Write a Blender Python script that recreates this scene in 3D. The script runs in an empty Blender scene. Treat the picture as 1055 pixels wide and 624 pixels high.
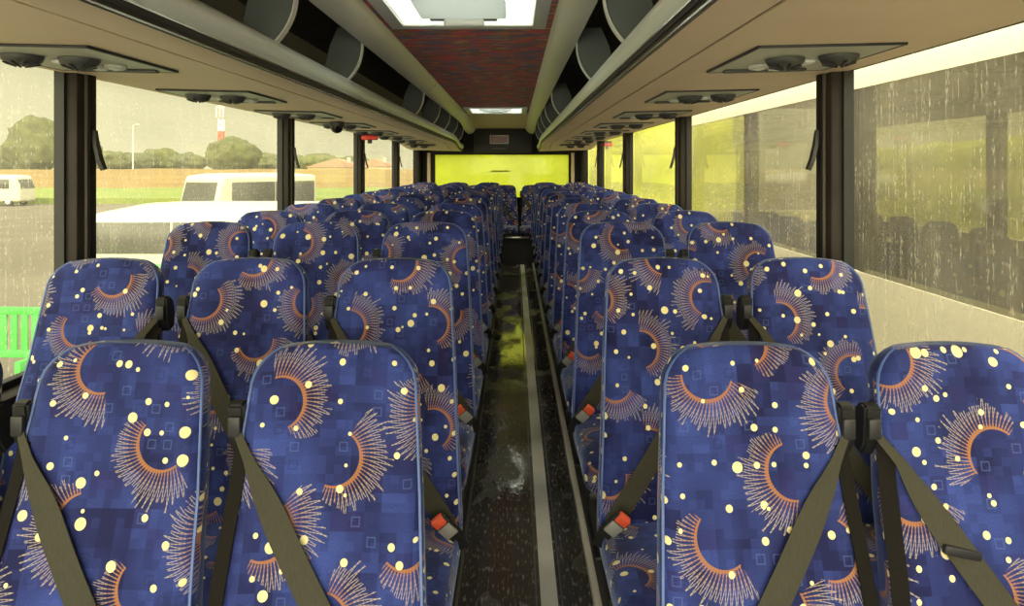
import bpy, bmesh, math, random
from mathutils import Vector, Matrix, noise
random.seed(7)
S = bpy.context.scene
COL = S.collection
R = math.radians
PI = math.pi

# ------------------------------------------------------------------ helpers
def obj(name, bm, mat, parent=None, sharp=35, loc=None):
    me = bpy.data.meshes.new(name)
    bmesh.ops.recalc_face_normals(bm, faces=bm.faces[:])
    bm.to_mesh(me); bm.free()
    for p in me.polygons: p.use_smooth = True
    me.set_sharp_from_angle(angle=R(sharp))
    if mat is not None: me.materials.append(mat)
    o = bpy.data.objects.new(name, me); COL.objects.link(o)
    if parent is not None: o.parent = parent
    if loc is not None: o.location = loc
    return o

def tag(o, label, cat, group=None):
    o['label'] = label; o['category'] = cat
    if group: o['group'] = group
    return o

def thing(name, label, cat, loc=(0, 0, 0), rz=0, group=None):
    o = bpy.data.objects.new(name, None); COL.objects.link(o)
    o.empty_display_size = .1
    o.location = loc; o.rotation_euler = (0, 0, rz)
    return tag(o, label, cat, group)

def struct(name, bm, mat, parent=None, sharp=35):
    o = obj(name, bm, mat, parent, sharp)
    if parent is None: o['kind'] = 'structure'
    return o

KIDS = {}
def dup(root, loc, label, rz=None, scale=None):
    r = root.copy(); COL.objects.link(r); r.location = loc; r['label'] = label
    if rz is not None: r.rotation_euler = (0, 0, rz)
    if scale is not None: r.scale = scale
    if root.name not in KIDS:
        KIDS[root.name] = [(c, list(c.children)) for c in root.children]
    for c0, subs in KIDS[root.name]:
        c = c0.copy(); COL.objects.link(c); c.parent = r
        for g0 in subs:
            g = g0.copy(); COL.objects.link(g); g.parent = c
    return r

def box(bm, x0, x1, y0, y1, z0, z1, bev=0, seg=2):
    r = bmesh.ops.create_cube(bm, size=1)
    vs = r['verts']
    for v in vs:
        v.co = Vector((x0 + (v.co.x + .5) * (x1 - x0), y0 + (v.co.y + .5) * (y1 - y0), z0 + (v.co.z + .5) * (z1 - z0)))
    if bev:
        es = list({e for v in vs for e in v.link_edges})
        bmesh.ops.bevel(bm, geom=es, offset=bev, segments=seg, profile=.5, affect='EDGES')
    return bm

def newbox(*a, **k):
    return box(bmesh.new(), *a, **k)

def extrude_profile(bm, prof, ys, closed=False, fn=None, cap=False):
    """prof: [(x,z)...] swept along y stations"""
    rows = []
    for y in ys:
        rows.append([bm.verts.new(fn(x, y, z) if fn else (x, y, z)) for x, z in prof])
    n = len(prof)
    for a, b in zip(rows, rows[1:]):
        for i in range(n if closed else n - 1):
            j = (i + 1) % n
            bm.faces.new((a[i], a[j], b[j], b[i]))
    if cap and closed:
        bm.faces.new(rows[0]); bm.faces.new(rows[-1][::-1])
    return bm

def tube(bm, pts, r, seg=8, closed=False):
    pts = [Vector(p) for p in pts]
    n = len(pts); rings = []
    up = Vector((0, 0, 1)); prev = None
    for i, p in enumerate(pts):
        if closed: t = pts[(i + 1) % n] - pts[i - 1]
        else: t = pts[min(i + 1, n - 1)] - pts[max(i - 1, 0)]
        t.normalize()
        if prev is None:
            a = up if abs(t.z) < .9 else Vector((1, 0, 0))
            u = t.cross(a).normalized()
        else:
            u = (prev - t * prev.dot(t)).normalized()
        prev = u; w = t.cross(u)
        rr = r[i] if isinstance(r, (list, tuple)) else r
        rings.append([bm.verts.new(p + (u * math.cos(k * 2 * PI / seg) + w * math.sin(k * 2 * PI / seg)) * rr) for k in range(seg)])
    prs = list(zip(rings, rings[1:]))
    if closed: prs.append((rings[-1], rings[0]))
    for a, b in prs:
        for k in range(seg):
            j = (k + 1) % seg
            bm.faces.new((a[k], a[j], b[j], b[k]))
    if not closed:
        bm.faces.new(rings[0][::-1]); bm.faces.new(rings[-1])
    return bm

def ribbon(bm, pts, width, th, nrm, twist=None):
    """flat strap through pts; nrm = outward normal of the flat side (vector or list)"""
    pts = [Vector(p) for p in pts]; n = len(pts); rows = []
    for i, p in enumerate(pts):
        t = (pts[min(i + 1, n - 1)] - pts[max(i - 1, 0)]).normalized()
        N = Vector(nrm[i] if isinstance(nrm, list) else nrm).normalized()
        s = t.cross(N).normalized(); N = s.cross(t).normalized()
        w = width[i] if isinstance(width, list) else width
        rows.append([bm.verts.new(p + s * w / 2), bm.verts.new(p + s * w / 2 + N * th),
                     bm.verts.new(p - s * w / 2 + N * th), bm.verts.new(p - s * w / 2)])
    for a, b in zip(rows, rows[1:]):
        for k in range(4):
            j = (k + 1) % 4
            bm.faces.new((a[k], a[j], b[j], b[k]))
    bm.faces.new(rows[0][::-1]); bm.faces.new(rows[-1])
    return bm

def lathe(bm, prof, center, axis='z', seg=20):
    """prof [(r,h)]"""
    c = Vector(center); rings = []
    for r, h in prof:
        ring = []
        for k in range(seg):
            a = 2 * PI * k / seg
            x, y = r * math.cos(a), r * math.sin(a)
            v = {'z': Vector((x, y, h)), 'y': Vector((x, h, y)), 'x': Vector((h, x, y))}[axis]
            ring.append(bm.verts.new(c + v))
        rings.append(ring)
    for a, b in zip(rings, rings[1:]):
        for k in range(seg):
            j = (k + 1) % seg
            bm.faces.new((a[k], a[j], b[j], b[k]))
    bm.faces.new(rings[0][::-1]); bm.faces.new(rings[-1])
    return bm

def box_uv(bm):
    uvl = (bm.loops.layers.uv.get('UVMap') or bm.loops.layers.uv.new('UVMap'))
    bm.normal_update()
    for f in bm.faces:
        n = f.normal
        for l in f.loops:
            c = l.vert.co
            if abs(n.x) > max(abs(n.y), abs(n.z)) * 1.2: l[uvl].uv = (c.y + .3, c.z)
            elif abs(n.z) > abs(n.y): l[uvl].uv = (c.x, c.y + c.z)
            else: l[uvl].uv = (c.x, c.z + c.y)
    return bm

# ------------------------------------------------------------------ materials
def mat(name, col, rough=.5, metal=0, spec=.5, **kw):
    m = bpy.data.materials.new(name); m.use_nodes = True
    b = m.node_tree.nodes['Principled BSDF']
    b.inputs['Base Color'].default_value = (*col, 1)
    b.inputs['Roughness'].default_value = rough
    b.inputs['Metallic'].default_value = metal
    b.inputs['Specular IOR Level'].default_value = spec
    for k, v in kw.items(): b.inputs[k].default_value = v
    return m

class G:
    """tiny expression builder over shader nodes"""
    def __init__(s, nt): s.nt = nt
    def node(s, t, **k):
        n = s.nt.nodes.new(t)
        for a, b in k.items(): setattr(n, a, b)
        return n
    def put(s, sock, v):
        if isinstance(v, bpy.types.NodeSocket): s.nt.links.new(v, sock)
        else: sock.default_value = v
    def m(s, op, a, b=None, c=None, clamp=False):
        n = s.node('ShaderNodeMath', operation=op, use_clamp=clamp)
        s.put(n.inputs[0], a)
        if b is not None: s.put(n.inputs[1], b)
        if c is not None: s.put(n.inputs[2], c)
        return n.outputs[0]
    def add(s, a, b): return s.m('ADD', a, b)
    def sub(s, a, b): return s.m('SUBTRACT', a, b)
    def mul(s, a, b): return s.m('MULTIPLY', a, b)
    def div(s, a, b): return s.m('DIVIDE', a, b)
    def lt(s, a, b): return s.m('LESS_THAN', a, b)
    def gt(s, a, b): return s.m('GREATER_THAN', a, b)
    def mx(s, a, b): return s.m('MAXIMUM', a, b)
    def clamp(s, a): return s.m('ADD', a, 0., clamp=True)
    def vec(s, x, y, z=0.):
        n = s.node('ShaderNodeCombineXYZ')
        for i, v in enumerate((x, y, z)): s.put(n.inputs[i], v)
        return n.outputs[0]
    def sep(s, v):
        n = s.node('ShaderNodeSeparateXYZ'); s.put(n.inputs[0], v); return n.outputs
    def mix(s, f, a, b):
        n = s.node('ShaderNodeMix', data_type='RGBA')
        s.put(n.inputs[0], f)
        s.put(n.inputs[6], a if isinstance(a, bpy.types.NodeSocket) else (*a, 1))
        s.put(n.inputs[7], b if isinstance(b, bpy.types.NodeSocket) else (*b, 1))
        return n.outputs[2]
    def white(s, v):
        n = s.node('ShaderNodeTexWhiteNoise', noise_dimensions='3D'); s.put(n.inputs['Vector'], v)
        q = s.node('ShaderNodeSeparateColor'); s.nt.links.new(n.outputs['Color'], q.inputs[0]); return q.outputs
    def noise(s, v, scale=1., detail=2., rough=.5):
        n = s.node('ShaderNodeTexNoise'); s.put(n.inputs['Vector'], v)
        n.inputs['Scale'].default_value = scale; n.inputs['Detail'].default_value = detail; n.inputs['Roughness'].default_value = rough
        return n.outputs[0]
    def ramp(s, v, a, b, lo=0., hi=1.):
        n = s.node('ShaderNodeMapRange', clamp=True, interpolation_type='SMOOTHSTEP')
        s.put(n.inputs[0], v)
        for i, q in enumerate((a, b, lo, hi)): n.inputs[i + 1].default_value = q
        return n.outputs[0]
    def voronoi(s, v, scale, rnd=1.):
        n = s.node('ShaderNodeTexVoronoi', voronoi_dimensions='2D'); s.put(n.inputs['Vector'], v)
        n.inputs['Scale'].default_value = scale; n.inputs['Randomness'].default_value = rnd
        q = s.node('ShaderNodeSeparateColor'); s.nt.links.new(n.outputs['Color'], q.inputs[0])
        return n.outputs['Distance'], q.outputs
    def bump(s, h, strength, dist):
        n = s.node('ShaderNodeBump'); n.inputs['Strength'].default_value = strength; n.inputs['Distance'].default_value = dist
        s.put(n.inputs['Height'], h); return n.outputs[0]

def fabric(name, dim=1.0):
    """blue moquette: square blocks, cream dots, string-drawn orange crescents"""
    m = mat(name, (.03, .05, .25), .8, spec=.25)
    nt = m.node_tree; g = G(nt); b = nt.nodes['Principled BSDF']
    uvn = g.node('ShaderNodeUVMap', uv_map='UVMap')
    rnd = g.node('ShaderNodeObjectInfo').outputs['Random']
    p = g.sep(uvn.outputs[0])
    u = g.add(p[0], g.mul(rnd, 37.7)); v = g.add(p[1], g.mul(rnd, 91.3))
    # block ground
    def cells(sz, seed):
        return g.white(g.vec(g.m('FLOOR', g.div(u, sz)), g.m('FLOOR', g.div(v, sz)), seed))
    c1 = cells(.062, 1.3); c2 = cells(.031, 4.1); c3 = cells(.0155, 9.2)
    k = g.add(g.add(g.mul(c1[0], .45), g.mul(c2[0], .35)), g.mul(g.gt(c3[0], .8), .2))
    nap = g.noise(g.vec(g.mul(u, 7.), g.mul(v, 4.)), 1., 2.)
    k = g.clamp(g.add(g.mul(k, .8), g.ramp(nap, .35, .70, -.18, .38)))
    base = g.mix(k, (.009 * dim, .010 * dim, .085 * dim), (.058 * dim, .100 * dim, .45 * dim))
    base = g.mix(g.mul(g.gt(c2[1], .90), .35), base, (.030 * dim, .012 * dim, .12 * dim))
    # small outlined squares
    fx = g.m('ABSOLUTE', g.sub(g.m('FRACT', g.div(u, .031)), .5)); fy = g.m('ABSOLUTE', g.sub(g.m('FRACT', g.div(v, .031)), .5))
    d = g.mx(fx, fy)
    ol = g.mul(g.mul(g.gt(d, .20), g.lt(d, .27)), g.gt(c2[2], .78))
    base = g.mix(g.mul(ol, .38), base, g.mix(g.gt(c2[1], .4), (.008, .012, .06), (.10, .16, .42)))
    weave = g.noise(g.vec(g.mul(u, 900.), g.mul(v, 260.)), 1., 2.)
    base = g.mix(g.ramp(weave, .3, .75, .0, .45), base, (.008, .012, .06))
    col = base
    # crescents
    CELL, RAD = .255, .049
    for seed, ox, oy in ((2.7, .13, .41), (6.1, .63, .91)):
        a = g.add(g.div(u, CELL), ox); c = g.add(g.div(v, CELL), oy)
        ia = g.m('FLOOR', a); ic = g.m('FLOOR', c)
        w = g.white(g.vec(ia, ic, seed))
        x = g.sub(g.mul(g.sub(g.sub(a, ia), .5), CELL), g.mul(g.sub(w[0], .5), .03))
        y = g.sub(g.mul(g.sub(g.sub(c, ic), .5), CELL), g.mul(g.sub(w[1], .5), .03))
        an = g.add(g.mul(w[2], 4.6), 2.3)
        ca = g.m('COSINE', an); sa = g.m('SINE', an)
        xr = g.add(g.add(g.mul(x, ca), g.mul(y, sa)), .046)
        yr = g.sub(g.mul(y, ca), g.mul(x, sa))
        r = g.m('SQRT', g.add(g.mul(xr, xr), g.mul(yr, yr)))
        th = g.m('ARCTAN2', yr, xr)
        q0 = g.div(th, 1.40)
        t = g.clamp(g.sub(1., g.mul(q0, q0)))
        gate = g.gt(t, .01)
        idx = g.m('FLOOR', g.mul(th, 9.))
        vary = g.white(g.vec(idx, ia, g.add(ic, seed)))[0]
        L = g.mul(g.add(g.add(.032, g.mul(th, .012)), g.mul(g.m('SQRT', t), .028)), g.add(.70, g.mul(vary, .42)))
        q = g.div(g.sub(r, RAD), .050)
        band = g.mul(g.mul(g.gt(q, 0.), g.lt(g.sub(r, RAD), L)), gate)
        rays = None
        for tw, nn, off in ((1.70, 10., 0.), (.60, 10., .37)):
            ph = g.m('FRACT', g.add(g.add(g.mul(th, nn), g.mul(q, tw)), off))
            dist = g.mul(g.m('ABSOLUTE', g.sub(ph, .5)), g.div(r, nn))
            rr = g.ramp(dist, .0002, .0011, 1., 0.)
            rays = rr if rays is None else g.mx(rays, rr)
        dash = g.ramp(g.m('SINE', g.mul(r, 900.)), -.9, -.2, .55, 1.)
        rays = g.mul(g.mul(rays, band), dash)
        rc = g.mix(g.ramp(q, .1, .85), (.44, .21, .08), (.50, .42, .34))
        col = g.mix(g.mul(rays, .72), col, rc)
        dist = g.m('ABSOLUTE', g.sub(r, g.add(RAD, g.mul(t, .004))))
        arc = g.mul(g.lt(dist, g.add(.0012, g.mul(t, .0024))), gate)
        col = g.mix(g.mul(arc, .68), col, (.36, .15, .05))
    # cream dots
    for sc, rmax, keep, off in ((11.5, .0106, .42, 0.), (17., .0070, .42, 3.3)):
        dd, cc = g.voronoi(g.vec(g.add(u, off), g.add(v, off)), sc, .9)
        rad = g.mul(g.add(.45, g.mul(cc[0], .55)), rmax * sc)
        dots = g.mul(g.lt(dd, rad), g.gt(cc[1], keep))
        col = g.mix(dots, col, (.74, .66, .36))
    nt.links.new(col, b.inputs['Base Color'])
    b.inputs['Sheen Weight'].default_value = .35
    b.inputs['Sheen Roughness'].default_value = .35
    b.inputs['Sheen Tint'].default_value = (.55, .7, 1, 1)
    nt.links.new(g.bump(weave, .25, .002), b.inputs['Normal'])
    return m

def glass(name, tint, haze=.10, drops=.5, hazecol=(.85, .83, .70), fres=1.0, streak=.25, axis='y'):
    m = bpy.data.materials.new(name); m.use_nodes = True
    nt = m.node_tree; nt.nodes.clear(); g = G(nt)
    out = g.node('ShaderNodeOutputMaterial')
    tr = g.node('ShaderNodeBsdfTransparent'); tr.inputs[0].default_value = (*tint, 1)
    gl = g.node('ShaderNodeBsdfGlossy'); gl.inputs['Roughness'].default_value = .03; gl.inputs[0].default_value = (1, 1, 1, 1)
    ge = g.node('ShaderNodeNewGeometry'); vm = g.node('ShaderNodeVectorMath', operation='DOT_PRODUCT')
    nt.links.new(ge.outputs['Normal'], vm.inputs[0]); nt.links.new(ge.outputs['Incoming'], vm.inputs[1])
    fr = g.add(.05, g.mul(g.m('POWER', g.sub(1., g.m('ABSOLUTE', vm.outputs['Value'])), 4.5), .95))
    m1 = g.node('ShaderNodeMixShader')
    nt.links.new(g.mul(fr, fres), m1.inputs[0]); nt.links.new(tr.outputs[0], m1.inputs[1]); nt.links.new(gl.outputs[0], m1.inputs[2])
    co = g.node('ShaderNodeTexCoord').outputs['Object']; p = g.sep(co)
    h = p[1] if axis == 'y' else p[0]
    st = g.noise(g.vec(g.mul(h, 85.), g.mul(p[2], 4.)), 1., 2.)
    st = g.ramp(st, .48, .72)
    br = g.noise(g.vec(g.mul(h, 160.), g.mul(p[2], 45.)), 1., 1.)
    st = g.mul(st, g.ramp(br, .40, .62))
    big = g.noise(g.vec(g.mul(h, 1.7), g.mul(p[2], 2.2)), 1., 3.)
    dd, cc = g.voronoi(g.vec(g.mul(h, 1.), g.mul(p[2], .62)), 75., 1.)
    dr = g.mul(g.lt(dd, g.mul(cc[0], .30)), g.gt(cc[1], .62))
    mask = g.add(g.add(g.mul(st, streak), g.mul(dr, drops)), g.mul(g.ramp(big, .25, .75, .5, 1.5), haze))
    df = g.node('ShaderNodeBsdfDiffuse'); df.inputs[0].default_value = (*hazecol, 1)
    tl = g.node('ShaderNodeBsdfTranslucent'); tl.inputs[0].default_value = (*hazecol, 1)
    m2 = g.node('ShaderNodeMixShader'); m2.inputs[0].default_value = .6
    nt.links.new(df.outputs[0], m2.inputs[1]); nt.links.new(tl.outputs[0], m2.inputs[2])
    m3 = g.node('ShaderNodeMixShader')
    nt.links.new(g.clamp(mask), m3.inputs[0]); nt.links.new(m1.outputs[0], m3.inputs[1]); nt.links.new(m2.outputs[0], m3.inputs[2])
    nt.links.new(m3.outputs[0], out.inputs[0])
    return m

def noisy(name, c1, c2, scale, rough=.8, stretch=(1, 1, 1), bump=0., detail=4., **kw):
    m = mat(name, c1, rough, **kw); nt = m.node_tree; g = G(nt); b = nt.nodes['Principled BSDF']
    p = g.sep(g.node('ShaderNodeTexCoord').outputs['Object'])
    n = g.noise(g.vec(*[g.mul(p[i], stretch[i]) for i in range(3)]), scale, detail)
    nt.links.new(g.mix(g.ramp(n, .3, .7), c1, c2), b.inputs['Base Color'])
    if bump: nt.links.new(g.bump(n, bump, .05), b.inputs['Normal'])
    return m

FAB = fabric('moquette', .72)
PIPE = mat('piping_blue', (.07, .12, .34), .5)
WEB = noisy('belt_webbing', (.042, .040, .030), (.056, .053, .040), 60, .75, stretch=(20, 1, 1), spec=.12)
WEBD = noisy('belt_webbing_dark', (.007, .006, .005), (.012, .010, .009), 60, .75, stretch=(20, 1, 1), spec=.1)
BLACK = mat('black_plastic', (.012, .012, .013), .4)
DKMETAL = mat('dark_metal', (.03, .03, .035), .5, .4)
REDBTN = mat('red_button', (.75, .10, .04), .4)
BUCKLE = mat('buckle_grey', (.35, .35, .33), .4, .3)
BEIGE = noisy('beige_trim', (.76, .60, .42), (.80, .64, .45), 3, .6)
SILVER = mat('silver_trim', (.66, .69, .66), .35)
RAILG = mat('rail_grey', (.76, .82, .79), .33)
COVE = mat('cove_silver', (.78, .77, .68), .36)
STRIP = mat('dark_strip', (.04, .035, .03), .5, spec=.25)
CHROME = mat('bright_trim', (.62, .62, .58), .25, .8)
RACKIN = noisy('rack_lining', (.075, .068, .058), (.10, .09, .075), 12, .85)
RACKBACK = mat('rack_back', (.26, .25, .22), .7)
PILLAR = noisy('pillar_trim', (.020, .015, .012), (.030, .023, .019), 5, .6, spec=.25)
PILLARD = mat('pillar_dark', (.014, .011, .010), .6, spec=.2)
RUBBER = mat('window_rubber', (.012, .012, .012), .6)
WALLM = noisy('wall_panel', (.10, .10, .11), (.13, .13, .14), 30, .8)
WHITEP = mat('white_plastic', (.80, .82, .80), .4)
GREYP = mat('grey_plastic', (.50, .52, .50), .45)
PANELG = mat('service_panel_grey', (.50, .51, .42), .5)
NOZ = mat('nozzle_dark', (.05, .052, .05), .5)
LENS = mat('lamp_lens', (.75, .75, .68), .2)

# ------------------------------------------------------------------ camera
cam = bpy.data.cameras.new('camera'); cam.sensor_width = 36; cam.lens = 774 / 1055 * 36
cam.shift_x = -2.5 / 1055; cam.shift_y = -141 / 1055; cam.clip_start = .02; cam.clip_end = 2000
co = bpy.data.objects.new('camera', cam); COL.objects.link(co)
co.location = (0, 0, 1.4); co.rotation_euler = (R(90), 0, 0)
S.camera = co
def P(px, py, d):
    return Vector(((px - 530) / 774 * d, d, 1.4 - (py - 171) / 774 * d))

# ------------------------------------------------------------------ the coach shell
XC = -.205; SW = 1.29; XL, XR = XC - SW, XC + SW
Y0, Y1 = -1.9, 11.35
ZS, ZW = .75, 1.72          # sill and window top
PILS = {-1: [(2.475, 2.575), (4.79, 4.895), (7.06, 7.19), (9.24, 9.37)], 1: [(2.445, 2.545), (4.67, 4.78), (6.96, 7.08), (9.18, 9.30)]}

# floor: wet dark rubber with fine grooves along the aisle
fm = mat('wet_aisle_rubber', (.014, .014, .014), .3)
nt = fm.node_tree; g = G(nt); b = nt.nodes['Principled BSDF']
p = g.sep(g.node('ShaderNodeTexCoord').outputs['Object'])
wet = g.noise(g.vec(g.mul(p[0], 2.2), g.mul(p[1], 1.1)), 2.2, 3.)
wetm = g.ramp(wet, .40, .56)
nt.links.new(g.ramp(wet, .34, .52, .34, .055), b.inputs['Roughness'])
rip = g.noise(g.vec(g.mul(p[0], 1.), g.mul(p[1], .8)), 38., 2.)
groove = g.noise(g.vec(g.mul(p[0], 170.), g.mul(p[1], 5.)), 1., 2.)
h = g.add(g.mul(rip, .55), g.mul(g.mul(groove, g.sub(1., g.mul(wetm, .8))), .5))
nt.links.new(g.bump(h, .10, .005), b.inputs['Normal'])
dirt_glint = g.noise(g.vec(g.mul(p[0], 120.), g.mul(p[1], 22.)), 1., 3.)  # dirt flecks, their colour brightened to imitate sparkle along the wet grooves
nt.links.new(g.mix(g.ramp(dirt_glint, .55, .72), (.075, .074, .068), (.42, .41, .37)), b.inputs['Base Color'])
b.inputs['Specular IOR Level'].default_value = 1.
struct('floor', newbox(XL, XR, Y0, Y1, -.06, 0), fm)
stripm = noisy('aisle_strip', (.80, .80, .74), (.86, .86, .80), 20, .3, stretch=(1, .3, 1))
struct('trim_1', newbox(.085, .14, Y0, 10.66, 0, .004), stripm)
bm = bmesh.new()
for k in range(2): box(bm, .068 + k * .083, .074 + k * .083, Y0, 10.66, 0, .003)
struct('trim_2', bm, mat('strip_edge', (.10, .10, .10), .4))
# platforms the seats stand on
PLY = [(Y0, 1.47, .006), (1.47, 2.18, .087), (2.18, 10.68, .14)]
platm = noisy('platform_rubber', (.018, .018, .02), (.03, .03, .032), 30, .6)
for i, (xa, xb) in enumerate(((XL, -.19), (.275, XR))):
    bm = bmesh.new()
    for ya, yb, z in PLY: box(bm, xa, xb, ya, yb, 0, z)
    struct('trim_%d' % (3 + i), bm, platm)
lightm = noisy('pale_edging', (.92, .90, .80), (.86, .83, .72), 8, .3)
struct('trim_5', newbox(.252, .275, Y0, 10.66, 0, .03, bev=.003), lightm)
struct('trim_6', newbox(-.19, -.180, Y0, 10.66, 0, .022, bev=.003), mat('dark_edging', (.10, .10, .09), .4))
# rear step
struct('trim_7', newbox(XL, XR, 10.68, Y1, 0, .395), platm)
struct('trim_8', newbox(-.21, .27, 10.655, 10.70, .372, .40, bev=.006), CHROME)

def wall(name, x0, x1):
    bm = bmesh.new()
    box(bm, x0, x1, Y0, Y1, -.06, ZS)
    box(bm, x0, x1, Y0, Y1, ZW + .002, 2.16)
    return struct(name, bm, WALLM)
wall('wall_left', XL - .06, XL); wall('wall_right', XR, XR + .06)
struct('wall_back', (lambda bm: (box(bm, XL, XR, Y1, Y1 + .06, -.06, .93), box(bm, XL, XR, Y1, Y1 + .06, 1.57, 2.16),
       box(bm, XL, -1.2, Y1, Y1 + .06, .93, 1.57), box(bm, .82, XR, Y1, Y1 + .06, .93, 1.57), bm)[-1])(bmesh.new()), PILLARD)
# front wall behind the photographer, open for the big windscreen
struct('wall_front', (lambda bm: (box(bm, XL, XR, Y0 - .06, Y0, -.06, .55), box(bm, XL, XR, Y0 - .06, Y0, 2.08, 2.16), bm)[-1])(bmesh.new()), WALLM)

# ceiling: patterned textile panel, beige rear panel, outer roof
cm = mat('ceiling_textile', (.12, .03, .035), .9)
nt = cm.node_tree; g = G(nt); b = nt.nodes['Principled BSDF']
p = g.sep(g.node('ShaderNodeTexCoord').outputs['Object'])
n1 = g.noise(g.vec(g.mul(p[0], 6.5), g.mul(p[1], 13.), 0.), 1., 3.)
n2 = g.noise(g.vec(g.mul(p[0], 6.), g.mul(p[1], 15.), 5.), 1., 3.)
n3 = g.noise(g.vec(g.mul(p[0], 9.), g.mul(p[1], 26.), 9.), 1., 2.)
c = g.mix(g.ramp(n1, .45, .55), (.38, .20, .17), (.78, .15, .17))
c = g.mix(g.ramp(n2, .52, .58), c, (.22, .22, .38))
c = g.mix(g.ramp(n3, .58, .64, 0., .8), c, (.75, .50, .18))
nt.links.new(c, b.inputs['Base Color'])
HATCH = [(2.62, 3.36), (8.02, 8.86)]
hx0, hx1 = XC - .30, XC + .30
bm = bmesh.new(); ya = Y0
for h0, h1 in HATCH + [(9.0, None)]:
    box(bm, XC - .44, XC + .44, ya, h0, 2.03, 2.05)
    if h1:
        box(bm, XC - .44, hx0, h0, h1, 2.03, 2.05); box(bm, hx1, XC + .44, h0, h1, 2.03, 2.05); ya = h1
struct('ceiling', bm, cm)
bm = bmesh.new()
extrude_profile(bm, [(XC - .5, 2.03), (XC + .5, 2.03), (XC + .5, 2.06), (XC - .5, 2.06)], [9.0, 11.3], True,
                lambda x, y, z: (x, y, z - .075 * (y - 9) / 2.3), True)
struct('ceiling_rear', bm, BEIGE)
bm = bmesh.new(); ya = Y0 - .06
for h0, h1 in HATCH + [(Y1 + .06, None)]:
    box(bm, XL - .06, XR + .06, ya, h0, 2.16, 2.20)
    if h1:
        box(bm, XL - .06, hx0, h0, h1, 2.16, 2.20); box(bm, hx1, XR + .06, h0, h1, 2.16, 2.20); ya = h1
struct('roof', bm, WHITEP)
# roof hatches: translucent white rim around a raised centre panel with a handle
hm = bpy.data.materials.new('hatch_translucent'); hm.use_nodes = True
nt = hm.node_tree; nt.nodes.clear(); g = G(nt)
o_ = g.node('ShaderNodeOutputMaterial'); t_ = g.node('ShaderNodeBsdfTranslucent'); d_ = g.node('ShaderNodeBsdfDiffuse'); m_ = g.node('ShaderNodeMixShader')
t_.inputs[0].default_value = (.80, .82, .80, 1); d_.inputs[0].default_value = (.85, .87, .85, 1); m_.inputs[0].default_value = .7
nt.links.new(d_.outputs[0], m_.inputs[1]); nt.links.new(t_.outputs[0], m_.inputs[2]); nt.links.new(m_.outputs[0], o_.inputs[0])
HM2 = hm.copy(); HM2.name = 'hatch_panel'
for n in HM2.node_tree.nodes:
    if n.type == 'BSDF_TRANSLUCENT': n.inputs[0].default_value = (.60, .63, .63, 1)
    if n.type == 'MIX_SHADER': n.inputs[0].default_value = .62
for i, (h0, h1) in enumerate(HATCH):
    t = thing('roof_hatch', ('large white roof hatch in the patterned ceiling above the front seats', 'small-looking white roof hatch at the far end of the patterned ceiling')[i],
              'roof hatch', (XC, (h0 + h1) / 2, 2.03), group='roof hatches')
    hl = (h1 - h0) / 2
    bm = bmesh.new()                                   # flange
    for a in ((-.345, -.285, -hl - .03, hl + .03), (.285, .345, -hl - .03, hl + .03), (-.285, .285, -hl - .03, -hl + .05), (-.285, .285, hl - .05, hl + .03)):
        box(bm, *a, -.014, -.001, bev=.004)
    obj('flange', bm, WHITEP, t)
    obj('dome', newbox(-.298, .298, -hl + .002, hl - .002, .10, .115, bev=.004), hm, t)
    bm = bmesh.new()
    for a in ((-.298, -.285, -hl, hl), (.285, .298, -hl, hl), (-.285, .285, -hl, -hl + .012), (-.285, .285, hl - .012, hl)):
        box(bm, *a, 0, .10)
    obj('lining', bm, WHITEP, t)
    obj('centre_panel', newbox(-.20, .17, -hl + .10, hl - .11, .004, .05, bev=.012, seg=3), HM2, t)
    bm = newbox(-.10, .075, hl - .13, hl - .075, -.028, .006, bev=.012, seg=3)
    hd = obj('handle', bm, WHITEP, t)
    obj('handle_recess', newbox(-.16, .13, hl - .112, hl - .098, -.002, .03, bev=.003), NOZ, t)

# coves: rounded silver mouldings between ceiling and rack
def side(sx):
    return lambda s: XC + sx * s
def arc(p0, p1, bulge, n=8):
    """points from p0 to p1 bulging to the left normal"""
    p0 = Vector(p0); p1 = Vector(p1); d = p1 - p0; nrm = Vector((-d.y, d.x)).normalized()
    return [p0 + d * (i / n) + nrm * bulge * 4 * (i / n) * (1 - i / n) for i in range(n + 1)]
def droop(y):
    k = min(max((y - 9.4) / 1.3, 0), 1); return -.075 * k * k * (3 - 2 * k)
kk = 9
for sx in (-1, 1):
    X = side(sx)
    for ya, yb in ((Y0, 5.60), (5.615, 11.3)):
        bm = bmesh.new()
        prof = [(X(a.x), a.y) for a in arc((.486, 1.956), (.372, 2.026), .022)] + [(X(.38), 2.05), (X(.50), 2.0)]
        ys = [ya + (yb - ya) * i / 12 for i in range(13)]
        extrude_profile(bm, prof, ys, True, lambda x, y, z: (x, y, z + (droop(y) if y > 9.4 else 0)), True)
        struct('trim_%d' % kk, bm, COVE); kk += 1

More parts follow.
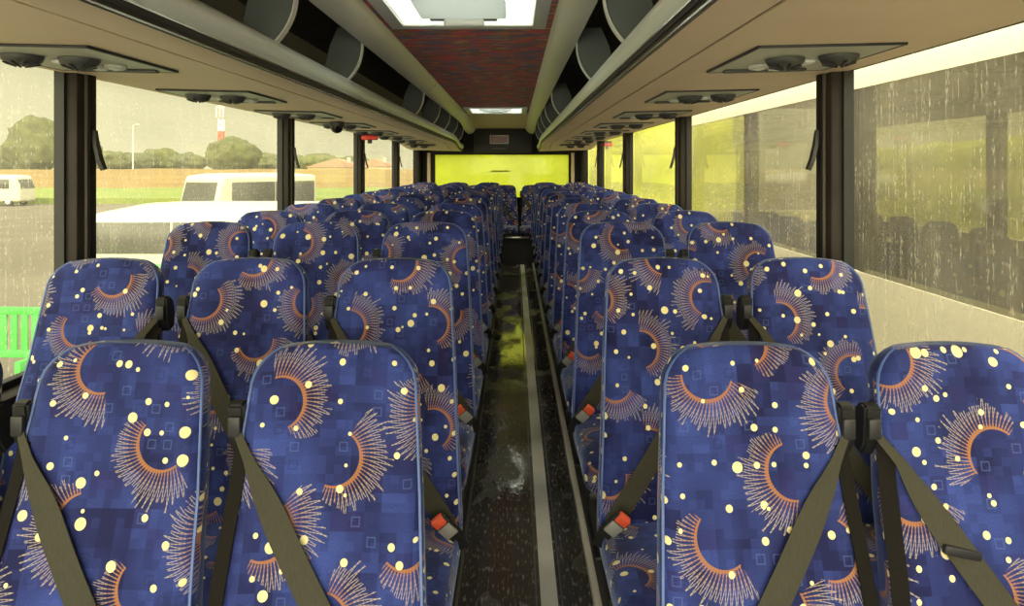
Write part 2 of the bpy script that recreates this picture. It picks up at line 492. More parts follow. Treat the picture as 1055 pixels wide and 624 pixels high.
# luggage racks
YR0, YR1 = Y0 + .02, 10.95
DIVY = [1.35, 2.38, 3.42, 5.75, 7.0, 8.1, 9.2, 10.2]
ROWS_Y = [YR0 + (YR1 - YR0) * i / 40 for i in range(41)]
def dro(x, y, z): return (x, y, z + droop(y))
def rack(sx, label):
    X = side(sx); t = thing('luggage_rack', label, 'luggage rack', (0, 0, 0), group='overhead luggage racks')
    def sweep(prof, m, name, par=t, ys=ROWS_Y, sharp=35):
        return obj(name, extrude_profile(bmesh.new(), [(X(a), c) for a, c in prof], ys, True, dro, True), m, par, sharp)
    sweep([(1.285, 1.708), (.690, 1.694), (.690, 1.706), (1.285, 1.72)], BEIGE, 'outer_panel')
    sweep([(.680, 1.694), (.572, 1.690), (.560, 1.694), (.560, 1.704), (.680, 1.706)], BEIGE, 'inner_panel')
    sweep([(.692, 1.699), (.676, 1.699), (.676, 1.708), (.692, 1.708)], BLACK, 'panel_joint')
    sweep([(.566, 1.693), (.556, 1.690), (.550, 1.722), (.560, 1.726)], STRIP, 'edge_strip')
    for a, z in ((.5545, 1.694), (.5505, 1.708), (.5475, 1.7205)):
        sweep([(a + .004, z - .0022), (a - .003, z - .0022), (a - .003, z + .0022), (a + .004, z + .0022)], CHROME if z != 1.708 else DKMETAL, 'bright_line')
    pr = [(a.x, a.y) for a in arc((.552, 1.722), (.552, 1.797), .020)]
    sweep(pr + [(.565, 1.803), (.575, 1.797), (.570, 1.722)], RAILG, 'front_rail')
    sweep([(.57, 1.735), (1.26, 1.765), (1.26, 1.775), (.57, 1.745)], RACKIN, 'shelf')
    sweep([(1.0, 2.12), (1.20, 1.90), (1.26, 1.765), (1.28, 1.765), (1.22, 1.91), (1.02, 2.13)], RACKBACK, 'back_panel')
    sweep([(.44, 2.055), (1.02, 2.125), (1.02, 2.14), (.44, 2.07)], RACKIN, 'top_lining')
    for y in DIVY:                                   # curved dividers
        dz = droop(y)
        fr = [(a.x, a.y) for a in arc((.560, 1.795), (.497, 1.975), .022)]
        pl = fr + [(.53, 2.03), (.60, 2.03), (.635, 1.95), (.655, 1.86), (.65, 1.775), (.60, 1.765)]
        bm = bmesh.new()
        a = [bm.verts.new((X(s), y, z + dz)) for s, z in pl]; c = [bm.verts.new((X(s), y + .022, z + dz)) for s, z in pl]
        bm.faces.new(a); bm.faces.new(c[::-1])
        for i in range(len(pl)):
            j = (i + 1) % len(pl); bm.faces.new((a[i], a[j], c[j], c[i]))
        dv = obj('divider', bm, mat('divider_grey', (.11, .13, .125), .6) if 'divider_grey' not in bpy.data.materials else bpy.data.materials['divider_grey'], t)
        bm = bmesh.new()
        extr = [(X(s - .004), y + .011, z + dz) for s, z in fr]
        ribbon(bm, extr, .034, .006, (-sx, 0, 0))
        obj('divider_edge', bm, SILVER, dv)
    for i, (ya, yb) in enumerate(zip(DIVY, DIVY[1:])):   # pale lower stop board between dividers
        if yb - ya < .9: continue
    # rounded end cap
    bm = bmesh.new()
    cap = [(1.285, 1.708), (.572, 1.690), (.55, 1.694), (.532, 1.76), (.552, 1.80), (.49, 1.95), (.46, 2.05), (1.0, 2.13), (1.28, 2.10)]
    extrude_profile(bm, [(X(a), c) for a, c in cap], [YR1, YR1 + .06], True, dro, True)
    obj('end_cap', bm, PILLARD, t)
    return t
rack(-1, 'long grey-railed luggage rack above the three-seat side')
rack(1, 'long grey-railed luggage rack above the two-seat side')

# overhead service panels with air nozzles and reading lamps
def service_proto(sx):
    t = thing('service_panel', 'x', 'service panel', (0, 0, 0), group='overhead service panels above the %s side' % ('three-seat' if sx < 0 else 'two-seat'))
    bm = bmesh.new()
    w, l = .185, .25
    for a in ((-w, -w + .008, -l, l), (w - .008, w, -l, l), (-w, w, -l, -l + .008), (-w, w, l - .008, l)):
        box(bm, *a, -.0035, .004, bev=.001)
    obj('frame', bm, DKMETAL, t)
    obj('plate', newbox(-w + .006, w - .006, -l + .006, l - .006, -.0025, .004), PANELG, t)
    for k, (x, y) in enumerate(((.085, -.085), (-.045, -.045))):
        bm = bmesh.new()
        lathe(bm, [(.052, 0), (.052, -.005), (.046, -.016), (.030, -.024), (.012, -.027)], (sx * x, y, -.004))
        n = obj('air_nozzle', bm, NOZ, t)
        bm = bmesh.new()
        for q in range(8):
            a = q * PI / 4
            ribbon(bm, [(sx * x + .016 * math.cos(a), y + .016 * math.sin(a), -.031), (sx * x + .044 * math.cos(a), y + .044 * math.sin(a), -.0225)], .006, .004, (0, 0, -1))
        obj('vane', bm, DKMETAL, n)
    for (x, y) in ((-.075, .085), (-.015, .105)):
        bm = bmesh.new(); lathe(bm, [(.030, 0), (.030, -.008), (.022, -.012), (.020, -.006)], (sx * x, y, -.004))
        rl = obj('reading_lamp', bm, GREYP, t)
        bm = bmesh.new(); lathe(bm, [(.019, 0), (.016, -.006), (.006, -.009)], (sx * x, y, -.010)); obj('lens', bm, LENS, rl)
    bm = newbox(min(sx * .02, sx * .05), max(sx * .02, sx * .05), -.02, .05, -.012, -.003, bev=.003); obj('call_button', bm, WHITEP, t)
    bm = newbox(min(sx * -.15, sx * .10), max(sx * -.15, sx * .10), .17, .20, -.012, -.003, bev=.004); obj('speaker_slot', bm, NOZ, t)
    return t
ORD = ['first', 'second', 'third', 'fourth', 'fifth', 'sixth', 'seventh', 'eighth', 'ninth', 'tenth', 'eleventh', 'twelfth', 'thirteenth', 'fourteenth']
for sx in (-1, 1):
    pr = service_proto(sx); X = side(sx)
    for i in range(8):
        y = 2.10 + 1.12 * i
        s = 1.03 if sx < 0 else .99
        lb = 'grey service panel under the rack on the %s side, %s from the front' % ('three-seat' if sx < 0 else 'two-seat', ORD[i])
        loc = (X(s), y, 1.698 + droop(y))
        if i == 0: o = pr; o.location = loc; o['label'] = lb
        else: o = dup(pr, loc, lb)
        o.rotation_euler = (0, -sx * R(1.35), 0)

# windows: glass panes in black gaskets
GL = glass('rainy_glass_left', (.40, .40, .325),   .08, .12, (.70, .67, .50), streak=.13, fres=.3)
GR = glass('rainy_glass_right', (.57, .55, .43), .11, .10, (.72, .66, .46), .8, .22)
GB = glass('yellow_green_rear_glass', (.38, .42, .05), .55, .0, (.39, .43, .06), .3, .1, axis='x')
GF = glass('clear_windscreen', (.93, .94, .93), .0, .0, streak=0.)
wn = 1
for sx, gm in ((-1, GL), (1, GR)):
    X = side(sx)
    PIL = PILS[sx]
    spans = [(Y0, PIL[0][0])] + [(PIL[i][1], PIL[i + 1][0]) for i in range(3)] + [(PIL[3][1], 11.2)]
    for ya, yb in spans:
        bm = bmesh.new()
        x = X(1.312)
        vs = [bm.verts.new(v) for v in ((x, ya - .02, ZS - .01), (x, yb + .02, ZS - .01), (x, yb + .02, ZW + .01), (x, ya - .02, ZW + .01))]
        bm.faces.new(vs)
        w = struct('window_%d' % wn, bm, gm); wn += 1
        bm = bmesh.new(); xa, xb = sorted((X(1.272), X(1.305)))
        box(bm, xa, xb, ya, yb, ZS, ZS + .022, bev=.004); box(bm, xa, xb, ya, ya + .012, ZS, ZW); box(bm, xa, xb, yb - .012, yb, ZS, ZW)
        obj('gasket', bm, RUBBER, w)
        bm = bmesh.new(); xa, xb = sorted((X(1.21), X(1.29)))
        box(bm, xa, xb, ya, yb, ZS - .05, ZS, bev=.008)
        obj('sill', bm, PILLAR, w)
bm = bmesh.new(); bm.faces.new([bm.verts.new(v) for v in ((-1.2, Y1 + .02, .93), (.82, Y1 + .02, .93), (.82, Y1 + .02, 1.57), (-1.2, Y1 + .02, 1.57))])
w = struct('window_%d' % wn, bm, GB); wn += 1
bm = bmesh.new()
for k, (a, c) in enumerate(((0, .018), (.022, .03), (.058, .02), (.082, .035), (.122, .012), (.138, .028), (.17, .022), (.197, .04), (.24, .016), (.262, .03))):
    box(bm, -.36 + a, -.36 + a + c, Y1 - .004, Y1 + .012, 1.308, 1.328 + .006 * (k % 3))
obj('faded_lettering', bm, mat('lettering_olive', (.16, .17, .03), .8), w)
bm = bmesh.new(); bm.faces.new([bm.verts.new(v) for v in ((XL, Y0 - .03, .55), (XR, Y0 - .03, .55), (XR, Y0 - .03, 2.08), (XL, Y0 - .03, 2.08))])
struct('window_%d' % wn, bm, GF)

# window pillars
for sx in (-1, 1):
    X = side(sx)
    for ya, yb in PILS[sx]:
        bm = bmesh.new(); xa, xb = sorted((X(1.235), X(1.30)))
        box(bm, xa, xb, ya, yb, ZS - .02, ZW - .005, bev=.012)
        t = struct('trim_%d' % kk, bm, PILLAR); kk += 1
        xa, xb = sorted((X(1.224), X(1.24)))
        obj('blind_channel', newbox(xa, xb, yb - .046, yb - .004, ZS, ZW - .01, bev=.004), PILLARD, t)
        xa, xb = sorted((X(1.226), X(1.24)))
        obj('bright_edge', newbox(xa, xb, yb - .060, yb - .052, ZS, ZW - .01, bev=.003), mat('pillar_line', (.08, .065, .05), .5) if 'pillar_line' not in bpy.data.materials else bpy.data.materials['pillar_line'], t)
        bm = bmesh.new()
        ym = yb - .022
        pts = [(X(1.228), ym, 1.52), (X(1.222), ym, 1.47), (X(1.212), ym + .004, 1.42), (X(1.200), ym + .008, 1.385)]
        ribbon(bm, pts, [.02, .03, .034, .028], .012, (-sx, .1, 0))
        obj('coat_hook', bm, BLACK, t)
    bm = bmesh.new(); xa, xb = sorted((X(1.20), X(1.30)))
    box(bm, xa, xb, 11.12, Y1, ZS - .02, ZW, bev=.02)
    struct('trim_%d' % kk, bm, PILLARD); kk += 1
    xa, xb = sorted((X(1.06), X(1.11)))
    struct('trim_%d' % kk, newbox(xa, xb, Y1 - .03, Y1, .93, 1.60, bev=.006), BEIGE); kk += 1

# rear bulkhead: dark panel with a red framed display
t = thing('rear_bulkhead', 'dark panel across the far end above the rear window', 'panel', (XC, 11.2, 1.6))
obj('panel', newbox(-.40, .46, 0, .149, .0, .36, bev=.01), mat('bulkhead_dark', (.02, .02, .021), .5), t)
d = thing('display', 'small red display in a silver frame on the dark far-end panel', 'display', (XC - .02, 11.19, 1.795))
bm = bmesh.new()
for a in ((-.14, .14, .05, .065), (-.14, .14, -.065, -.05), (-.14, -.125, -.05, .05), (.125, .14, -.05, .05)): box(bm, a[0], a[1], -.02, .0, a[2], a[3], bev=.003)
obj('frame', bm, SILVER, d)
obj('screen', newbox(-.125, .125, -.008, .0, -.05, .05), mat('display_red', (.20, .03, .035), .3), d)
obj('label_strip', newbox(-.12, .08, -.006, .002, .055, .067), mat('strip_grey', (.16, .16, .16), .5), t)

# emergency hammers and a small camera below the racks
for i, (px, py, d_, lab) in enumerate(((381, 144, 6.9, 'small red emergency hammer under the rack on the three-seat side'), (625, 145, 9.2, 'small red emergency hammer under the rack on the two-seat side'))):
    p = P(px, py, d_); ztop = 1.704
    t = thing('emergency_hammer', lab, 'hammer', (p.x, d_, ztop + .003), group='emergency hammers')
    obj('holder', newbox(-.06, .06, -.02, .02, -.022, -.001, bev=.006), BLACK, t)
    obj('hammer_head', newbox(-.075, .075, -.022, .022, -.068, -.022, bev=.012), mat('hammer_red', (.70, .03, .02), .4), t)
    obj('grip', newbox(-.02, .02, -.015, .015, -.10, -.066, bev=.008), BLACK, t)
p = P(347, 137, 5.1)
t = thing('dome_camera', 'small black dome camera hanging under the rack beside the second pillar', 'camera', (p.x, 5.1, 1.701))
bm = bmesh.new(); lathe(bm, [(.05, 0), (.05, -.03), (.045, -.036)], (0, 0, -.001)); obj('base', bm, BLACK, t)
bm = bmesh.new(); lathe(bm, [(.043, -.034), (.041, -.05), (.032, -.066), (.018, -.076), (.004, -.079)], (0, 0, 0)); obj('dome', bm, mat('smoked_dome', (.01, .01, .012), .1), t)

# ------------------------------------------------------------------ passenger seats
HB = .72
def half_w(z):
    k = z / HB
    w = .204 - .046 * max(0, (k - .05) / .95) ** 1.15
    return w
def lean(z):
    k = z / HB
    return .150 * k + .020 * k * k - .020 * math.sin(PI * min(k * 1.6, 1))
def thick(z):
    k = z / HB
    return .105 - .030 * k
ZB = .325      # local height of the backrest's lower edge
def front_y(x, z):
    """front surface of the backrest at local x, height z above its lower edge"""
    w = half_w(z); a = min(abs(x) / w, 1)
    return lean(z) - thick(z) / 2 + .010 * (1 - a * a) * 1.0

def backrest_mesh():
    bm = bmesh.new(); uvl = (bm.loops.layers.uv.get('UVMap') or bm.loops.layers.uv.new('UVMap'))
    RT, DOME = .062, .020
    zs = [HB * i / 22 * .9 for i in range(23)]
    zs += [HB - RT * math.cos(a) for a in [R(q) for q in (8, 20, 32, 44, 55, 65, 74, 82, 88)] if HB - RT * math.cos(a) > zs[-1] + .003]
    NP = 44; rings = []; us = []
    for z in zs:
        w = half_w(z); t = thick(z); e = 0
        if z > HB - RT:
            q = (z - (HB - RT)) / RT; e = RT * (1 - math.sqrt(max(0, 1 - q * q)))
        w2 = w - e; t2 = t * (1 - .62 * (e / RT) ** 1.1)
        ring = []; u = []; rc = min(.036, t2 * .46)
        # rounded rectangle, starting at back centre, running round by the front
        pts = []
        hx, hy = w2, t2 / 2
        corners = [(hx - rc, hy - rc, 0), (-(hx - rc), hy - rc, 90), (-(hx - rc), -(hy - rc), 180), (hx - rc, -(hy - rc), 270)]
        path = []
        for cx, cy, a0 in corners:
            for q in range(6):
                a = R(a0 + 90 * q / 5); path.append((cx + rc * math.cos(a), cy + rc * math.sin(a)))
        # densify front (between corner 3 end and 4 start) and back straight parts
        full = []
        for i, pth in enumerate(path):
            full.append(pth)
            if i in (5, 17):
                nx = path[i + 1]
                for q in range(1, 10): full.append((pth[0] + (nx[0] - pth[0]) * q / 10, pth[1]))
        for (x, y) in full:
            a = min(abs(x) / max(w2, .001), 1)
            if y < 0: y = y + .010 * (1 - a * a)
            k = max(0, (z - HB * .72) / (HB * .28))
            zz = z - DOME * (abs(x) / w) ** 2.2 * k * k
            ring.append(bm.verts.new((x, lean(z) + y, ZB + zz)))
            s = x
            if y > -t2 / 2 + rc: s = math.copysign(abs(x) + (y + t2 / 2), x)
            u.append(s)
        rings.append(ring); us.append(u)
    n = len(rings[0])
    for r in range(len(rings) - 1):
        for i in range(n):
            j = (i + 1) % n
            f = bm.faces.new((rings[r][i], rings[r][j], rings[r + 1][j], rings[r + 1][i]))
            for l, (rr, ii) in zip(f.loops, ((r, i), (r, j), (r + 1, j), (r + 1, i))):
                l[uvl].uv = (us[rr][ii], zs[rr])
    for rr, ring in ((0, rings[0][::-1]), (len(rings) - 1, rings[-1])):
        f = bm.faces.new(ring)
        for l in f.loops: l[uvl].uv = (l.vert.co.x, zs[rr] + l.vert.co.y)
    return bm

def piping_mesh():
    """welt that runs up one edge, over the shoulders and down the other"""
    bm = bmesh.new(); RT, DOME = .062, .020
    L = []
    zs = [HB * .0 + (HB - RT) * i / 16 for i in range(17)] + [HB - RT + RT * math.sin(R(a)) for a in (20, 40, 58, 74)]
    for z in zs:
        w = half_w(z); e = 0; t = thick(z)
        if z > HB - RT:
            q = (z - (HB - RT)) / RT; e = RT * (1 - math.sqrt(max(0, 1 - q * q)))
        t2 = t * (1 - .62 * (e / RT) ** 1.1); k = max(0, (z - HB * .72) / (HB * .28))
        x = w - e - .0035
        L.append((x, lean(z) - t2 / 2 + .016, ZB + z - DOME * (x / w) ** 2.2 * k * k))
    tube(bm, L, .003, 6)
    tube(bm, [(-x, y, z) for x, y, z in L], .003, 6)
    return bm

def cushion_mesh():
    bm = bmesh.new()
    box(bm, -.20, .20, -.44, .035, .235, .352, bev=.045, seg=5)
    bmesh.ops.subdivide_edges(bm, edges=[e for e in bm.edges if e.calc_length() > .2], cuts=6, use_grid_fill=True)
    for v in bm.verts:
        if v.co.z > .30:
            v.co.z += .014 * max(0, 1 - (v.co.x / .2) ** 2) * 1. - .012 * max(0, (-v.co.y - .30) / .14)
    return box_uv(bm)

def seat_proto(gs, legs=True):
    """gs: side the belt guide is on (-1 = -x)"""
    t = thing('passenger_seat', 'x', 'seat')
    c = obj('cushion', cushion_mesh(), FAB, t, 60)
    bk = obj('backrest', backrest_mesh(), FAB, t, 60)
    obj('piping', piping_mesh(), PIPE, bk, 60)
    bm = bmesh.new()
    box(bm, -.185, .185, -.40, .02, .205, .238, bev=.008)
    obj('seat_frame', bm, DKMETAL, t)
    for s in ((-1, 1) if legs else ()):
        bm = bmesh.new()
        box(bm, s * .13 - .018, s * .13 + .018, -.33, -.05, .012, .206, bev=.006)
        box(bm, s * .13 - .03, s * .13 + .03, -.36, -.02, .001, .013, bev=.003)
        obj('leg', bm, DKMETAL, t)
    # belt guide: hooded plastic loop on the shoulder
    gz = .575
    gx = gs * (half_w(gz) + .012)
    gy = front_y(0, gz) + .03
    bm = bmesh.new()
    prof = [(-.032, .038), (-.012, .044), (.016, .030), (.028, -.010), (.024, -.052), (-.006, -.062), (-.026, -.034)]
    a = [bm.verts.new((gx - .016, gy + y, ZB + gz + z)) for y, z in prof]; b2 = [bm.verts.new((gx + .016, gy + y, ZB + gz + z)) for y, z in prof]
    bm.faces.new(a); bm.faces.new(b2[::-1])
    for i in range(len(prof)):
        j = (i + 1) % len(prof); bm.faces.new((a[i], a[j], b2[j], b2[i]))
    bmesh.ops.bevel(bm, geom=bm.edges[:], offset=.005, segments=2, affect='EDGES')
    gd = obj('belt_guide', bm, BLACK, t)
    bm = newbox(gx - .012, gx + .012, gy - .040, gy - .026, ZB + gz - .022, ZB + gz + .018, bev=.004)
    obj('guide_slot', bm, DKMETAL, gd)
    # diagonal webbing across the front face, shoulder to opposite hip
    bm = bmesh.new()
    hipx = -gs * .185
    pts = [(gx - gs * .004, gy - .032, ZB + gz - .012)]
    N = 18
    x0, z0 = gs * (half_w(gz) - .024), gz - .055
    for i in range(N + 1):
        k = i / N
        z = z0 + (.045 - z0) * k
        x = x0 + (hipx * .92 - x0) * (k ** 1.08)
        pts.append((x, front_y(x, z) - .007 - .004 * math.sin(PI * k), ZB + z))
    pts.append((hipx * 1.04, front_y(hipx, .03) - .018, ZB + .055))
    wd = [.014, .020, .030, .040, .046] + [.050] * (len(pts) - 5)
    ribbon(bm, pts, wd, .0022, (0, -1, .2))
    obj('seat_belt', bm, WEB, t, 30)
    # strap running straight down beside the backrest
    bm = bmesh.new(); pts = []
    for i in range(9):
        k = i / 8; z = (gz - .03) * (1 - k) - .02 * k
        x = gs * (half_w(z) + .006 * (1 - k) - .014)
        pts.append((x, lean(z) - thick(z) / 2 + .012 - .01 * math.sin(PI * k), ZB + max(z, .02)))
    ribbon(bm, pts, .030, .002, (gs * .3, -1, 0))
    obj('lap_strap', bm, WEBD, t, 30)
    # buckle on the other side
    bx = -gs * .170
    st = Matrix.Translation((bx, front_y(.15, .03) - .045, ZB + .055)) @ Matrix.Rotation(R(-40) * -gs, 4, 'Y') @ Matrix.Rotation(R(20), 4, 'X')
    bm = newbox(-.021, .021, -.010, .010, -.045, .040, bev=.006); bm.transform(st)
    bu = obj('buckle', bm, BLACK, t)
    bm = newbox(-.017, .017, -.013, .007, .018, .044, bev=.004); bm.transform(st); obj('red_button', bm, REDBTN, bu)
    bm = newbox(-.018, .018, -.014, .004, -.024, .016, bev=.003); bm.transform(st); obj('buckle_plate', bm, BUCKLE, bu)
    bm = bmesh.new(); ribbon(bm, [st @ Vector((0, .004, -.042)), st @ Vector((0, .008, -.075)), (bx, -.045, ZB - .02), (bx, -.02, ZB - .09)], .036, .003, (0, -1, .3)); obj('buckle_stalk', bm, BLACK, bu)
    return t

PA, PB, PC = seat_proto(-1), seat_proto(1), seat_proto(-1, False)
TOPLEAN = lean(HB)
used = {}
def put_seat(pr, x, y, z, label, group, rz=0):
    if pr.name not in used:
        used[pr.name] = 1; o = pr; o.location = (x, y, z); o['label'] = label
    else: o = dup(pr, (x, y, z), label)
    o.rotation_euler = (0, 0, rz)
    o['group'] = group
    return o
rowd = [1.47, 2.18, 2.90, 3.64] + [3.64 + .715 * i for i in range(1, 10)]
def add_clip(o):
    gs = -1; gz = .575; k = .30
    x0, z0 = gs * (half_w(gz) - .024), gz - .055
    z = z0 + (.045 - z0) * k; x = x0 + (-gs * .185 * .92 - x0) * (k ** 1.08)
    bm = newbox(-.034, .034, -.006, .006, -.008, .008, bev=.003)
    bm.transform(Matrix.Translation((x, front_y(x, z) - .014, ZB + z)) @ Matrix.Rotation(R(12), 4, 'Y'))
    c = obj('belt_clip', bm, DKMETAL, o); c['label'] = 'dark metal clip across the strap'
rowz = [.006, .087] + [.14] * 11
for i, (d, z) in enumerate(zip(rowd, rowz)):
    yb = d - TOPLEAN + .03
    if i == 0: ls, rs = (-1.18, -.768, -.352), (.450, .860)
    elif i == 1: ls, rs = (-1.185, -.765, -.345), (.430, .845)
    else: ls, rs = (-1.185, -.765, -.345), (.415, .828)
    for k, x in enumerate(ls):
        nm = ('window', 'middle', 'aisle')[k]
        put_seat(PB if k == 0 else PA, x, yb + random.uniform(-.012, .012), z,
                 'blue moon-print coach seat, three-seat side, %s place, %s row from the front' % (nm, ORD[i]), 'seats on the three-seat side', random.uniform(-.012, .012))
    for k, x in enumerate(rs):
        nm = ('aisle', 'window')[k]
        o = put_seat(PB if k == 0 else PA, x, yb + random.uniform(-.012, .012), z,
                 'blue moon-print coach seat, two-seat side, %s place, %s row from the front' % (nm, ORD[i]), 'seats on the two-seat side', random.uniform(-.012, .012))
        if i == 0 and k == 1: clip_seat = o
add_clip(clip_seat)
for k, x in enumerate((-.96, -.548, -.137, .272, .684)):
    o = put_seat(PC, x, 11.07, .397 - .205 * .86 + .001, 'blue moon-print seat on the raised rear bench, %s from the three-seat window' % ORD[k], 'seats of the rear bench')
    o.scale = (.97, 1, .86)

# ------------------------------------------------------------------ outside
ZG = -1.6
asph = noisy('yard_asphalt', (.085, .070, .046), (.115, .096, .064), .35, .9, detail=6)
bm = bmesh.new(); box(bm, -160, 120, -60, 400, ZG - .3, ZG)
o = struct('ground', bm, asph)
# unseen pale slab added ahead of the coach to bounce light onto the ceiling
struct('ground_bounce_slab', newbox(-30, 30, -45, -2.6, ZG, ZG + .02), noisy('bounce_slab_pale', (.58, .55, .46), (.66, .63, .53), .8, .9))
def patch(name, x0, x1, y0, y1, z0, z1, m, label, cat):
    bm = bmesh.new(); nx, ny = 24, 16; g_ = []
    for j in range(ny + 1):
        g_.append([bm.verts.new((x0 + (x1 - x0) * i / nx, y0 + (y1 - y0) * j / ny,
            z0 + (z1 - z0) * j / ny + .25 * noise.noise(Vector((i * .9, j * .9, x0))) * min(1, j))) for i in range(nx + 1)])
    base = []
    for j in range(ny):
        for i in range(nx): bm.faces.new((g_[j][i], g_[j][i + 1], g_[j + 1][i + 1], g_[j + 1][i]))
    r = bmesh.ops.extrude_face_region(bm, geom=bm.faces[:])
    for v in [q for q in r['geom'] if isinstance(q, bmesh.types.BMVert)]: v.co.z = ZG - .2
    o = obj(name, bm, m); tag(o, label, cat); o['kind'] = 'stuff'; return o
grassm = noisy('grass_green', (.12, .17, .02), (.17, .20, .03), .5, .95)
goldm = noisy('grass_gold', (.17, .10, .022), (.20, .13, .03), .25, .95, stretch=(.4, 1, 1))
patch('grass', -110, -8, 59.5, 82, ZG + .45, ZG + .6, grassm, 'green grass verge along the far edge of the yard', 'grass')
patch('meadow_grass', -130, -8, 82, 112, ZG + .6, .95, goldm, 'golden dry meadow beyond the green verge', 'meadow')
patch('roadside_grass', -16, -5.2, 5.2, 9.6, ZG + .03, ZG + .12, noisy('grass_yellow', (.16, .15, .025), (.21, .19, .035), 3, .95), 'yellow-green grass strip below the green barrier', 'grass')

leafA = noisy('leaves_olive', (.060, .066, .024), (.10, .105, .036), .9, .95, bump=.6)
leafB = noisy('leaves_dark', (.050, .056, .022), (.08, .086, .032), .9, .95, bump=.6)
leafY = noisy('leaves_yellow', (.22, .24, .025), (.31, .32, .035), 1.2, .95, bump=.6)
bark = mat('bark', (.08, .06, .04), .9)
def tree(px, d, ytop, ybase, wpx, m, label, seed, zbase=None, sub=4, lump=1.):
    s = d / 774; x = (px - 530) * s
    zt = 1.4 - (ytop - 171) * s; zb = (1.4 - (ybase - 171) * s) if zbase is None else zbase
    h = zt - zb; w = wpx * s / 2
    t = thing('tree', label, 'tree', (x, d, zb), group='trees beyond the yard')
    bm = bmesh.new(); tube(bm, [(0, 0, -1.0), (.03 * w, 0, h * .25), (-.02 * w, 0, h * .6)], [.06 * w, .05 * w, .025 * w], 8)
    obj('trunk', bm, bark, t)
    bm = bmesh.new()
    bmesh.ops.create_icosphere(bm, subdivisions=sub, radius=1)
    for v in bm.verts:
        n = v.co.normalized()
        k = 1 + .20 * lump * noise.noise(n * 1.7 + Vector((seed, 0, 0))) + .13 * lump * noise.noise(n * 4.3 + Vector((0, seed, 0))) + .07 * noise.noise(n * 10 + Vector((0, 0, seed)))
        v.co = Vector((n.x * w * k, n.y * w * .8 * k, h * .55 + n.z * h * .47 * k))
    obj('crown', bm, m, t, 180)
    return t
tree(240, 148, 143, 180, 56, leafA, 'broad round olive tree left of the far mast foot', 1.2)
tree(35, 122, 122, 185, 58, leafA, 'tallest olive tree behind the first window', 2.6)
tree(78, 140, 134, 182, 46, leafB, 'tree half hidden behind the nearest window pillar', 3.6)
tree(12, 136, 150, 185, 40, leafB, 'dark bush below the tallest olive tree', 4.1)
for i, (px, yt, w) in enumerate(((112, 156, 40), (140, 158, 44), (166, 153, 44), (192, 158, 40), (272, 158, 44), (300, 160, 44), (330, 158, 44), (362, 161, 40))):
    tree(px, 164 + 13 * (i % 3), yt, 180, w, leafB if i % 2 else leafA, 'low hedge tree in the far tree line, %s from the nearest pillar' % ORD[i], 6 + i * 1.7)

# yellow-green hedges behind the coach
def hedge(name, x0, x1, y0, y1, zt, label, seed):
    bm = bmesh.new()
    box(bm, x0, x1, y0, y1, ZG - .1, zt)
    L = max(x1 - x0, y1 - y0)
    bmesh.ops.subdivide_edges(bm, edges=[e for e in bm.edges if e.calc_length() > L * .6], cuts=40, use_grid_fill=True)
    bmesh.ops.subdivide_edges(bm, edges=[e for e in bm.edges if e.calc_length() > 1.0], cuts=7, use_grid_fill=True)
    for v in bm.verts:
        n = noise.noise_vector(v.co * .9 + Vector((seed, 0, 0))) * .35 + noise.noise_vector(v.co * 3 + Vector((seed, 0, 0))) * .12
        v.co += Vector((n.x, n.y, n.z if v.co.z > ZG + .3 else 0))
    o = obj(name, bm, leafY, None, 180); tag(o, label, 'hedge'); return o
hedge('hedge', -2.3, 6.2, 19, 21, 2.6, 'bright yellow-green hedge seen through the rear window', 1)
hedge('hedge', 10.5, 12.5, 9, 22, 1.9, 'bright yellow-green hedge beyond the neighbouring coach', 5)

# mast, lamp post
d = 162; s = d / 774
t = thing('radio_mast', 'tall red and white lattice mast above the tree line', 'mast', ((228 - 530) * s, d, ZG))
zt = 1.4 + (171 - 108) * s; w = .9
for nm, za, zb, c in (('grey_section', ZG, 1.4 + 24 * s, (.35, .35, .33)), ('red_section', 1.4 + 24 * s, 1.4 + 36 * s, (.55, .12, .07)), ('white_section', 1.4 + 36 * s, 1.4 + 48 * s, (.62, .64, .66)), ('antenna_section', 1.4 + 48 * s, zt, (.45, .42, .42))):
    bm = bmesh.new(); za -= ZG; zb -= ZG
    for a in (-1, 1):
        for c2 in (-1, 1): tube(bm, [(a * w / 2, c2 * w / 2, za), (a * w / 2, c2 * w / 2, zb)], .14, 6)
    n = max(2, int((zb - za) / 1.1))
    for i in range(n):
        z0 = za + (zb - za) * i / n; z1 = za + (zb - za) * (i + 1) / n
        for c2 in (-1, 1):
            tube(bm, [(-w / 2, c2 * w / 2, z0), (w / 2, c2 * w / 2, z1)], .09, 5); tube(bm, [(w / 2, c2 * w / 2, z0), (-w / 2, c2 * w / 2, z1)], .09, 5)
    if nm == 'antenna_section':
        for k in range(3): box(bm, -.9 + k * .7, -.5 + k * .7, -.8, -.6, za + .4, zb - .4)
    obj(nm, bm, mat('mast_' + nm, c, .6), t)
d = 115; s = d / 774
t = thing('lamp_post', 'thin grey lamp post in front of the far tree line', 'lamp post', ((137 - 530) * s, d, ZG))
bm = bmesh.new(); tube(bm, [(0, 0, 0), (0, 0, 3.0 + 42 * s)], [.14, .07], 8); obj('pole', bm, GREYP, t)
bm = bmesh.new(); tube(bm, [(0, 0, 3.0 + 42 * s - .1), (.5, 0, 3.0 + 43 * s), (1.0, 0, 3.0 + 42.6 * s)], [.06, .06, .10], 8); obj('lamp_head', bm, GREYP, t)

